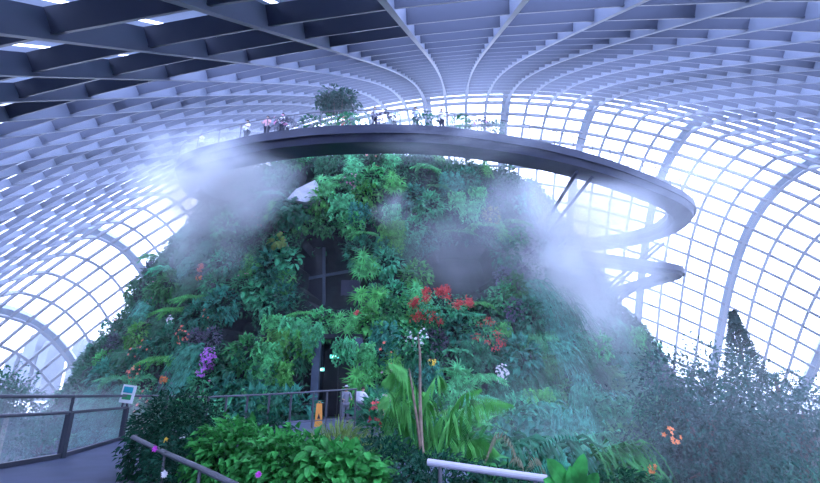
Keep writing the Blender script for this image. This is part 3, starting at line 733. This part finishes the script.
b = B(); b.tube([at(u, v, 11.5) - O for u, v in ((424, 474), (421, 430), (420, 395), (420, 352), (418, 335))], [.045, .042, .036, .028, .012], 8); b.build('trunk', 'tanbark', o)
b = B(); b.tube([at(u, v, 11.5) - O for u, v in ((423, 465), (417, 420), (411, 380), (409, 368))], [.032, .03, .024, .012], 8); b.build('branch', 'tanbark', o)
b = B()
for _ in range(70):
    q = rv(); b.leaf(at(417, 344, 11.5) - O + Vector((q.x * .5, q.y * .4, q.z * .45)), q + Vector((0, 0, -.4)), Vector((0, 0, 1)), .2, .09)
b.build('foliage', 'leafdark', o); tag(o, 'slender tan forked trunk standing before the upright palm', 'tree')
o = empty('drooping_fern', at(524, 474, 9.5)); O = o.location.copy()
for pts, mt in (([(522, 474), (512, 444), (503, 432), (494, 436), (485, 462)], 'dry'), ([(524, 474), (534, 450), (550, 437), (568, 434), (582, 442)], 'grass'), ([(524, 474), (520, 458), (512, 458), (506, 474)], 'dry'), ([(526, 474), (530, 457), (538, 458), (546, 474)], 'dry'), ([(526, 474), (540, 462), (556, 458), (570, 464)], 'grass')):
    b = B(); b.frond(rach([at(u, v, 9.5) - O for u, v in pts]), .22, 20, 1.3, .03); b.build('frond', mt, o)
tag(o, 'drooping fern with pale straw coloured fronds by the white pole', 'fern')

# paddle leaved plant at the bottom
q = at(570, 500, 4.6); o = empty('paddle_leaf_plant', (q.x, q.y, 0)); O = o.location.copy()
for (u0, v0, u1, v1, w_) in ((566, 486, 551, 463, .10), (574, 486, 583, 459, .09), (572, 488, 571, 470, .08), (585, 490, 596, 476, .08), (560, 490, 547, 481, .08)):
    a, e = at(u0, v0, 4.6) - O, at(u1, v1, 4.5) - O; b = B(); b.oval(a, e - a, Vector((0, -1, .25)), (e - a).length * 1.15, w_ * 1.5, .15, .1)
    b.tube([Vector((0, 0, 0)), a], .012, 5); b.build('leaf', 'leafbright', o)
tag(o, 'plant with large bright green paddle leaves at the end of the white pole', 'plant')

# ------------------------------------------------------------------ foreground hedge
def hedge(name, u, v, Y, r, n, leaf, wid, mt, label, oval=False, fl=None, grass=False):
    c = at(u, v, Y); o = empty(name, (c.x, c.y, 0)); cl = Vector((0, 0, c.z)); b = B()
    for _ in range(n):
        q = rv(); k = random.uniform(.72, 1) if random.random() < .8 else random.uniform(.3, .7)
        bump = 1 + .22 * mnoise.noise(Vector((q.x * 2.2 + u, q.y * 2.2, q.z * 2.2)))
        p = cl + Vector((q.x * r[0], q.y * r[1], q.z * r[2])) * k * bump
        if p.z < .03: continue
        l = leaf * random.uniform(.6, 1.25); d = q * .7 + Vector((0, -.5, -.35)) + rv() * .6
        if grass:
            d = Vector((q.x, q.y, .9 + abs(q.z))); pts = [p - d.normalized() * .1 + d.normalized() * l * t + Vector((q.x, q.y, 0)) * l * .5 * t * t - Vector((0, 0, l * .55 * t * t)) for t in (0, .35, .7, 1)]; b.strip(pts, wid, wid * .2)
        else: (b.oval if oval else b.leaf)(p, d, Vector((0, -.6, 1)) + rv() * .4, l, l * wid)
    b.build('foliage', mt, o)
    b = B()
    for k in range(7):
        a = k * .9; b.tube([Vector((.08 * math.cos(a), .08 * math.sin(a), 0)), cl * .6 + Vector((math.cos(a) * r[0] * .25, math.sin(a) * r[1] * .25, 0)), cl + Vector((math.cos(a) * r[0] * .6, math.sin(a) * r[1] * .6, r[2] * .2))], [.018, .013, .006], 5)
    b.build('stem', 'stem', o)
    if fl:
        for (fu, fv, fY, fr, fm) in fl:
            fb = B(); p = at(fu, fv, fY) - Vector((c.x, c.y, 0))
            for _ in range(3): fb.flower(p + rv() * fr * .2, Vector((0, -1, .3)), fr)
            fb.build('flower', fm, o)
    return tag(o, label, 'shrub')
hedge('hedge_shrub', 170, 446, 8.8, (.72, .7, .86), 3800, 0.102, .5, 'hedgedark', 'dark small leaved shrub at the left end of the hedge', fl=[(183, 437, 7.75, .045, 'white'), (166, 440, 7.75, .04, 'yellow')])
hedge('hedge_shrub', 188, 440, 9.6, (.75, .6, .80), 2470, 0.102, .5, 'hedgedark', 'dark shrub behind the left end of the hedge')
hedge('hedge_shrub', 184, 490, 7.0, (.62, .45, .72), 1710, 0.102, .5, 'hedgedark', 'dark shrub under the lower handrail pole', fl=[(155, 449, 6.5, .04, 'magenta'), (165, 474, 6.45, .045, 'white')])
hedge('hedge_shrub', 232, 466, 7.0, (.60, .55, .62), 1805, 0.136, .55, 'leafbright', 'bright green shrub in the middle of the hedge')
hedge('hedge_shrub', 284, 478, 6.6, (.62, .5, .58), 1520, 0.136, .6, 'leafbright', 'bright green shrub with a magenta flower in the hedge', fl=[(259, 474, 6.0, .04, 'magenta')])
hedge('hedge_shrub', 340, 488, 6.3, (.60, .5, .50), 1064, 0.150, .62, 'leafbright', 'bright broad leaved shrub at the bottom centre of the hedge', oval=True)
hedge('hedge_shrub', 262, 448, 8.0, (.55, .5, .46), 1140, 0.122, .5, 'hedgedark', 'dark green shrub behind the bright hedge shrubs')
hedge('feathery_bush', 338, 452, 9.6, (.88, .6, .55), 1300, .38, .02, 'leaflime', 'pale feathery bush below the doorway railing', grass=True)
hedge('hedge_shrub', 384, 480, 6.8, (.62, .5, .52), 1900, 0.109, .4, 'hedgedark', 'dark narrow leaved shrub right of the bright hedge')
hedge('hedge_shrub', 436, 490, 6.2, (.60, .5, .42), 1520, 0.102, .4, 'hedgedark', 'dark shrub under the upper end of the white pole')
hedge('hedge_shrub', 500, 502, 6.4, (.62, .5, .38), 1330, 0.102, .4, 'hedgedark', 'teal leaved shrub under the white pole')
hedge('hedge_shrub', 625, 502, 6.4, (.62, .4, .36), 1235, 0.102, .4, 'hedgedark', 'low teal shrub at the bottom right of the paddle leaves')

# handrail poles
def pole(pts, r, label, posts, mt='pole'):
    o = empty('handrail_pole', (pts[0].x, pts[0].y, 0)); O = o.location.copy()
    b = B(); b.tube([p - O for p in pts], r, 12); b.build('rail', mt, o)
    for p in posts: b = B(); b.tube([Vector((p.x, p.y, 0)) - O, p - O], r * .6, 8); b.build('post', 'railgrey', o)
    return tag(o, label, 'handrail')
P = [at(133, 437, 7.8), at(165, 453, 6.7), at(200, 468, 5.8), at(262, 498, 4.6)]
pole(P, .032, 'grey handrail pole slanting through the dark hedge shrubs', [P[1], P[2]], 'railgrey')
P = [at(428, 462, 5.6), at(490, 471, 5.35), at(547, 479, 5.1)]
pole(P, .036, 'white pole lying along the hedge at the bottom centre', [P[0].lerp(P[1], .2), P[1].lerp(P[2], .8)])

# ------------------------------------------------------------------ glass railing at the left
o = empty('glass_railing', (RAILF[1][0], RAILF[1][1], 0)); O = o.location.copy()
LN = [Vector((-6.25, -1.5, 0)), Vector((-7.58, 9.6, 0)), at(61, 458, 11.3).xy.to_3d(), at(121, 440, 15.7).xy.to_3d()]
post_at = [LN[0].lerp(LN[1], .55), LN[2], LN[3]]
TOP = 1.275
b = B(); b.tube([Vector((p.x, p.y, TOP)) - O for p in LN], .035, 8); b.build('top_rail', 'railgrey', o)
b = B(); b.tube([Vector((p.x, p.y, .93)) - O for p in LN], .035, 8); b.build('mid_rail', 'railgrey', o)
b = B()
for a, c_ in zip(LN[:-1], LN[1:]): b.beam(a + Vector((0, 0, .05)) - O, c_ + Vector((0, 0, .05)) - O, .06, .09)
b.build('base_rail', 'rail', o)
for p in post_at: b = B(); b.box(p + Vector((0, 0, .46)) - O, (.06, .06, .46)); b.box(p + Vector((0, 0, 1.1)) - O, (.022, .022, .18)); b.build('post', 'rail', o)
for a, c_ in zip(LN[:-1], LN[1:]):
    b = B(); d = (c_ - a).normalized() * .07; b.add([a + d + Vector((0, 0, .1)) - O, c_ - d + Vector((0, 0, .1)) - O, c_ - d + Vector((0, 0, .9)) - O, a + d + Vector((0, 0, .9)) - O], [(0, 1, 2, 3)]); b.build('glass_panel', 'panel', o)
tag(o, 'dark framed glass railing at the left edge of the terrace', 'railing')
# railing along the path to the doorway
o = empty('path_railing', (LN[3].x, LN[3].y, 0)); O = o.location.copy()
PL = [LN[3], at(207, 420, 18.6).xy.to_3d(), at(275, 420, 20.3).xy.to_3d(), at(356, 420, 21.8).xy.to_3d()]
TZ = [1.28, at(207, 397, 18.6).z, at(275, 394, 20.3).z, at(356, 389, 21.8).z]
b = B(); b.tube([Vector((p.x, p.y, z)) - O for p, z in zip(PL, TZ)], .035, 8); b.build('top_rail', 'railgrey', o)
b = B(); b.tube([Vector((p.x, p.y, z - 1.15)) - O for p, z in zip(PL, TZ)], .02, 8); b.build('base_rail', 'railgrey', o)
for u in (166, 207, 226, 247, 269, 291, 313, 326.5, 341, 355):
    best = None
    for k in range(3):
        for t in np.linspace(0, 1, 60):
            p = PL[k].lerp(PL[k + 1], float(t)); z = TZ[k] + (TZ[k + 1] - TZ[k]) * t; uu = proj((p.x, p.y, .8))[0]
            if best is None or abs(uu - u) < best[0]: best = (abs(uu - u), p, z)
    b = B(); b.beam(Vector((best[1].x, best[1].y, 0)) - O, Vector((best[1].x, best[1].y, best[2])) - O, .07, .05); b.build('post', 'railgrey', o)
tag(o, 'grey post railing along the path to the mountain doorway', 'railing')

# small sign on the railing post
sp_ = at(128, 394, 15.45); o = empty('small_sign', sp_, .1); o.rotation_euler = (.0, .12, .1)
b = B(); b.box((0, 0, 0), (.20, .012, .265)); bd = b.build('board', 'signwhite', o)
b = B(); b.oval(Vector((-.15, -.018, .08)), Vector((1, 0, .1)), Vector((0, 0, 1)), .28, .26, 0, 0); b.box((-.02, -.016, .12), (.14, .003, .09)); b.build('upper_picture', 'signteal', bd)
b = B(); b.box((-.01, -.016, -.09), (.13, .003, .075)); b.oval(Vector((-.1, -.022, -.02)), Vector((1, 0, -.5)), Vector((0, 0, 1)), .2, .12, 0, 0); b.build('lower_picture', 'signgreen', bd)
b = B(); b.box((-.08, .03, -.1), (.02, .03, .35)); b.build('bracket', 'rail', o)
tag(o, 'little white framed teal and green sign on the railing post', 'sign')
# caution board
cz = at(319, 411, 22.2); o = empty('caution_board', (cz.x, 22.2, 0), .2); h = .95
b = B(); b.add([(-.17, -.16, 0), (.17, -.16, 0), (.12, -.01, h), (-.12, -.01, h), (-.17, -.14, 0), (.17, -.14, 0), (.12, .01, h), (-.12, .01, h)], [(0, 1, 2, 3), (7, 6, 5, 4), (0, 4, 5, 1), (2, 6, 7, 3), (1, 5, 6, 2), (0, 3, 7, 4)]); b.build('front_panel', 'caution', o)
b = B(); b.add([(-.17, .16, 0), (.17, .16, 0), (.12, .01, h), (-.12, .01, h), (-.17, .14, 0), (.17, .14, 0), (.12, .0, h), (-.12, .0, h)], [(3, 2, 1, 0), (4, 5, 6, 7), (1, 5, 4, 0), (3, 7, 6, 2), (2, 6, 5, 1), (4, 7, 3, 0)]); b.build('back_panel', 'caution', o)
b = B(); b.tube([(-.06, 0, h - .01), (-.05, 0, h + .07), (.05, 0, h + .07), (.06, 0, h - .01)], .012, 6); b.build('handle', 'caution', o)
b = B(); b.add([(-.07, -.128, .32), (.07, -.128, .32), (0, -.085, .56)], [(0, 1, 2)]); b.build('warning_mark', 'black', o)
tag(o, 'orange folding floor caution board behind the path railing', 'sign')

# ------------------------------------------------------------------ people
def skin_mesh(name, pts, edges, rad, sub=1):
    me = bpy.data.meshes.new(name); me.from_pydata(pts, edges, []); ob = bpy.data.objects.new(name, me); C.objects.link(ob)
    md = ob.modifiers.new('skin', 'SKIN'); md.use_smooth_shade = True
    for i, r in enumerate(rad): me.skin_vertices[0].data[i].radius = (r, r) if not isinstance(r, tuple) else r
    me.skin_vertices[0].data[0].use_root = True
    s_ = ob.modifiers.new('sub', 'SUBSURF'); s_.levels = sub; s_.render_levels = sub
    dg = bpy.context.evaluated_depsgraph_get(); out = bpy.data.meshes.new_from_object(ob.evaluated_get(dg)); bpy.data.objects.remove(ob)
    out.name = name; return out
def person(loc, rz, label, shirt, trous, hair, lean=0.0, cap=False, pack=False, arm=0.3, head_yaw=0):
    hp = .90; S = lambda z, x=0, y=0: (x, y - lean * max(z - hp, 0) , z - lean * .3 * max(z - hp, 0))
    J = {'pel': (0, 0, hp), 'wst': S(1.05), 'chs': S(1.27), 'nk0': S(1.42), 'nk1': S(1.50, 0, -.01), 'hd0': S(1.57, 0, -.02), 'hd1': S(1.64, 0, -.02), 'hd2': S(1.69, 0, -.01)}
    R = {'pel': (.15, .11), 'wst': (.13, .095), 'chs': (.16, .105), 'nk0': (.085, .07), 'nk1': .05, 'hd0': (.07, .08), 'hd1': (.078, .092), 'hd2': (.06, .07)}
    Eg = [('pel', 'wst'), ('wst', 'chs'), ('chs', 'nk0'), ('nk0', 'nk1'), ('nk1', 'hd0'), ('hd0', 'hd1'), ('hd1', 'hd2')]
    for s_, q in ((1, 'l'), (-1, 'r')):
        J.update({q + 'hip': (.095 * s_, 0, .86), q + 'kne': (.105 * s_, -.03, .48), q + 'ank': (.11 * s_, .02, .09), q + 'toe': (.12 * s_, -.14, .035)})
        R.update({q + 'hip': .088, q + 'kne': .058, q + 'ank': .04, q + 'toe': .035})
        sh = S(1.38, .19 * s_); el = S(1.12, .25 * s_, -arm * .35); wr = S(1.02 + arm * .15, .20 * s_, -.12 - arm * .6)
        J.update({q + 'sho': sh, q + 'elb': el, q + 'wri': wr}); R.update({q + 'sho': .055, q + 'elb': .04, q + 'wri': .028})
        hd = Vector(wr) - Vector(el); hd.normalize(); side = hd.cross(Vector((0, 0, 1))).normalized(); pm = Vector(wr) + hd * .07
        J[q + 'plm'] = tuple(pm); R[q + 'plm'] = (.034, .02)
        Eg += [('pel', q + 'hip'), (q + 'hip', q + 'kne'), (q + 'kne', q + 'ank'), (q + 'ank', q + 'toe'), ('nk0', q + 'sho'), (q + 'sho', q + 'elb'), (q + 'elb', q + 'wri'), (q + 'wri', q + 'plm')]
        for k, (off, ln) in enumerate(((-.028, .065), (-.010, .08), (.010, .075), (.028, .055))):
            a = pm + side * off + hd * .03; J[q + 'f%da' % k] = tuple(a + hd * ln * .5); J[q + 'f%db' % k] = tuple(a + hd * ln * .85 - Vector((0, 0, .02)))
            R[q + 'f%da' % k] = .009; R[q + 'f%db' % k] = .008; Eg += [(q + 'plm', q + 'f%da' % k), (q + 'f%da' % k, q + 'f%db' % k)]
        J[q + 'th'] = tuple(Vector(wr) + hd * .06 - side * s_ * .055); R[q + 'th'] = .01; Eg.append((q + 'wri', q + 'th'))
    K = list(J); ix = {k: i for i, k in enumerate(K)}
    o = empty('person', loc, rz)
    def sub(name, keys, m, grow, ed=None, over={}):
        ks = [k for k in keys]; im = {k: i for i, k in enumerate(ks)}
        def rr(k): r = over.get(k, R[k]); return tuple(x + grow for x in r) if isinstance(r, tuple) else (r + grow, r + grow)
        me = skin_mesh(name, [J[k] for k in ks], [(im[a], im[b_]) for a, b_ in Eg if a in im and b_ in im], [rr(k) for k in ks]); me.materials.clear(); me.materials.append(M[m])
        ob = bpy.data.objects.new(name, me); C.objects.link(ob); ob.parent = o; return ob
    body = sub('body', K, 'skin', 0)
    # face
    hc = Vector(J['hd1']); b = B()
    b.add([hc + Vector((0, -.125, -.02)), hc + Vector((.016, -.085, -.03)), hc + Vector((-.016, -.085, -.03)), hc + Vector((0, -.088, .02))], [(0, 1, 3), (0, 3, 2), (0, 2, 1)]); b.build('nose', 'skin', o)
    b = B()
    for s_ in (1, -1): b.box(hc + Vector((.03 * s_, -.09, .01)), (.011, .006, .006))
    b.build('eyes', 'hair', o)
    sub('shirt', ['wst', 'pel', 'chs', 'nk0', 'lsho', 'rsho', 'lelb', 'relb'], shirt, .022)
    sub('trousers', ['pel', 'lhip', 'lkne', 'lank', 'rhip', 'rkne', 'rank'], trous, .018)
    b = B(); secs = []                      # hair / cap shell
    for t in np.linspace(0, 1, 6):
        a = t * PI / 2; r = math.cos(a); secs.append([hc + Vector((math.cos(q) * .098 * max(r, .05), math.sin(q) * .112 * max(r, .05) + .018 * (1 - t), .0 + math.sin(a) * .11)) for q in np.linspace(0, 2 * PI, 12, endpoint=False)])
    b.loft(secs); hb = b.build('hair', hair, o, True)
    if cap:
        b = B(); b.loft([[p_ + Vector((0, 0, .03)) for p_ in q] for q in secs[1:]]); 
        b.loft([[hc + Vector((math.cos(q) * .17, math.sin(q) * .18, .045 + dz)) for q in np.linspace(0, 2 * PI, 14, endpoint=False)] for dz in (0, .015)]); b.build('hat', 'cap', o, True)
    if pack:
        b = B(); c = Vector(J['chs']) + Vector((0, .2, -.02)); b.box(c, (.17, .1, .24)); pk = b.build('backpack', 'pack', o); b = B(); b.box(c + Vector((0, .11, -.08)), (.12, .03, .11)); b.build('pocket', 'pack', pk)
        bv = pk.modifiers.new('bevel', 'BEVEL'); bv.width = .04; bv.segments = 2
    for s_ in (1, -1):
        b = B(); b.box((.115 * s_, -.05, .035), (.05, .135, .035)); sh = b.build('shoe', 'shoe', o); bv = sh.modifiers.new('bevel', 'BEVEL'); bv.width = .025; bv.segments = 2
    o['label'] = label; o['category'] = 'person'; return o
pz = 0.0
q = at(346.5, 384, 25); person((q.x, 25, 0), .3, 'person in a pale hat and grey clothes at the path railing', 'shirtgrey', 'trousersgrey', 'hair', cap=True, arm=.5)
q = at(361, 384, 24.6); person((q.x, 24.6, 0), 2.5, 'person with a pale backpack bending forward by the doorway', 'shirtwhite', 'trousersgrey', 'hair', lean=.22, pack=True, arm=.7)
ppl = [(205, 'shirtwhite', 'person in white near the misty left end of the ring walkway'), (226, 'shirtpink', 'person in pink on the misty left part of the ring walkway'), (250, 'shirtwhite', 'person in a white top on the left of the ring walkway'),
       (272, 'shirtpink', 'person in a pink top on the ring walkway left of the summit tree'), (284, 'shirtwhite', 'person in a white shirt on the ring walkway left of the summit tree'), (375, 'shirtwhite', 'person in white on the ring walkway in front of the summit terrace'), (413, 'shirtblue', 'person in pale blue on the ring walkway right of the summit terrace'), (441, 'shirtwhite', 'person in white on the ring walkway left of the green summit bush')]
for u, sh, lab in ppl:
    p = min(RP[12:120], key=lambda p: abs(proj(p)[0] - u)); i = RP.index(p); d, s_ = sides(RP, i)
    person((p.x + s_.x * .45, p.y + s_.y * .45, RZ), math.atan2(s_.x, -s_.y) + random.uniform(-.5, .5), lab, sh, 'trousers', 'hair', arm=.4)

# ------------------------------------------------------------------ distant skyline
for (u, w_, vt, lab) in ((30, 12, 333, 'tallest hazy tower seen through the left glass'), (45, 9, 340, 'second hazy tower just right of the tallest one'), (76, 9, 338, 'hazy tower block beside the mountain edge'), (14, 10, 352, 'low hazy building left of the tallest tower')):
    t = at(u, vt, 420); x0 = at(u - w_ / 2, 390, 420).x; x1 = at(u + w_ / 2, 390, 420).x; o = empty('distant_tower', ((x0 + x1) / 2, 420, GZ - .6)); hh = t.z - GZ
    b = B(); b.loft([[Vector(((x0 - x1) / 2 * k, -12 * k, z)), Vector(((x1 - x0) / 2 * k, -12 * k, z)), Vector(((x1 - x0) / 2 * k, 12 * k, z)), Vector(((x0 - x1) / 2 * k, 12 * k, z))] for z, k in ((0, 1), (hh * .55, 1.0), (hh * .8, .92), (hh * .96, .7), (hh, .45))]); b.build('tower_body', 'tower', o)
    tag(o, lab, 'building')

# ------------------------------------------------------------------ mist
def volmat(name, dens, scale=None, lo=.42, hi=.68, fall=True, stretch=(1, 1, 1), aniso=0.0):
    m = bpy.data.materials.new(name); m.use_nodes = True; nt = m.node_tree; N = nt.nodes; L = nt.links; N.clear()
    o = N.new('ShaderNodeOutputMaterial'); v = N.new('ShaderNodeVolumeScatter'); v.inputs['Color'].default_value = (.90, .95, 1, 1); v.inputs['Density'].default_value = dens; v.inputs['Anisotropy'].default_value = aniso
    L.new(v.outputs[0], o.inputs['Volume'])
    if scale:
        tc = N.new('ShaderNodeTexCoord'); no = N.new('ShaderNodeTexNoise'); no.inputs['Scale'].default_value = scale; no.inputs['Detail'].default_value = 3
        mp = N.new('ShaderNodeMapping'); mp.inputs['Scale'].default_value = stretch; L.new(tc.outputs['Object'], mp.inputs[0]); L.new(mp.outputs[0], no.inputs['Vector'])
        mr = N.new('ShaderNodeMapRange'); mr.inputs['From Min'].default_value = lo; mr.inputs['From Max'].default_value = hi; L.new(no.outputs['Fac'], mr.inputs['Value'])
        ln = N.new('ShaderNodeVectorMath'); ln.operation = 'LENGTH'; L.new(tc.outputs['Object'], ln.inputs[0])
        m2 = N.new('ShaderNodeMapRange'); m2.inputs['From Min'].default_value = 1; m2.inputs['From Max'].default_value = .35; m2.interpolation_type = 'SMOOTHSTEP'; L.new(ln.outputs['Value'], m2.inputs['Value'])
        a = N.new('ShaderNodeMath'); a.operation = 'MULTIPLY'; L.new(mr.outputs[0], a.inputs[0]); L.new(m2.outputs[0], a.inputs[1])
        c = N.new('ShaderNodeMath'); c.operation = 'MULTIPLY'; c.inputs[1].default_value = dens; L.new(a.outputs[0], c.inputs[0]); L.new(c.outputs[0], v.inputs['Density'])
    return m
def mist(loc, sc, dens, label, scale=1.6, lo=.4, hi=.66, rot=(0, 0, 0), stretch=(1, 1, 1)):
    bm = bmesh.new(); bmesh.ops.create_icosphere(bm, subdivisions=3, radius=1); me = bpy.data.meshes.new('mist_cloud'); bm.to_mesh(me); bm.free()
    me.materials.append(volmat('mist', dens, scale, lo, hi, True, stretch)); o = bpy.data.objects.new('mist_cloud', me); C.objects.link(o); o.location = loc; o.scale = sc; o.rotation_euler = rot
    return tag(o, label, 'mist', kind='stuff')
HB = B(); HB.box((2, 74, 26), (72, 50, 28)); hz = HB.build('haze', volmat('thin_haze', .0026)); tag(hz, 'thin bluish haze filling the whole glass dome', 'haze', kind='stuff')
mist(at(212, 178, 28.5), (6.6, 3.6, 4.4), 1.05, 'bright mist cloud swallowing the left end of the ring walkway')
mist(at(580, 245, 33), (7.5, 4.0, 9.0), 1.1, 'tall mist cloud streaming down the right slope', rot=(0, -.35, 0))
mist(at(480, 230, 30), (7.5, 3.5, 6.0), 0.15, 'thin mist drifting before the right dark opening')
mist(at(392, 208, 30.5), (1.9, 1.4, 1.9), 0.360, 'small puff of mist in the middle of the mountain face')
mist(at(395, 128, 31), (7.0, 2.6, 2.3), 0.252, 'mist hanging behind the ring walkway at the summit')
mist(at(455, 140, 25.6), (7.5, 1.5, 1.9), .30, 'wisps of mist drifting across the front of the ring walkway', scale=2.2, lo=.42, hi=.62)
mist(at(665, 195, 34), (9.0, 5, 5), 0.17, 'faint mist around the right tip of the ring walkway')
mist(at(660, 420, 16), (10, 4.5, 5.0), 0.05, 'mist veiling the trees at the lower right', lo=.3, hi=.7)
mist(at(30, 440, 22), (9, 7, 3.4), 0.055, 'mist bank behind the glass railing at the left', lo=.25, hi=.6)
mist(at(207, 205, 30.5), (5.6, 3.6, 6.5), 0.34, 'thin mist sliding down the upper left slope')
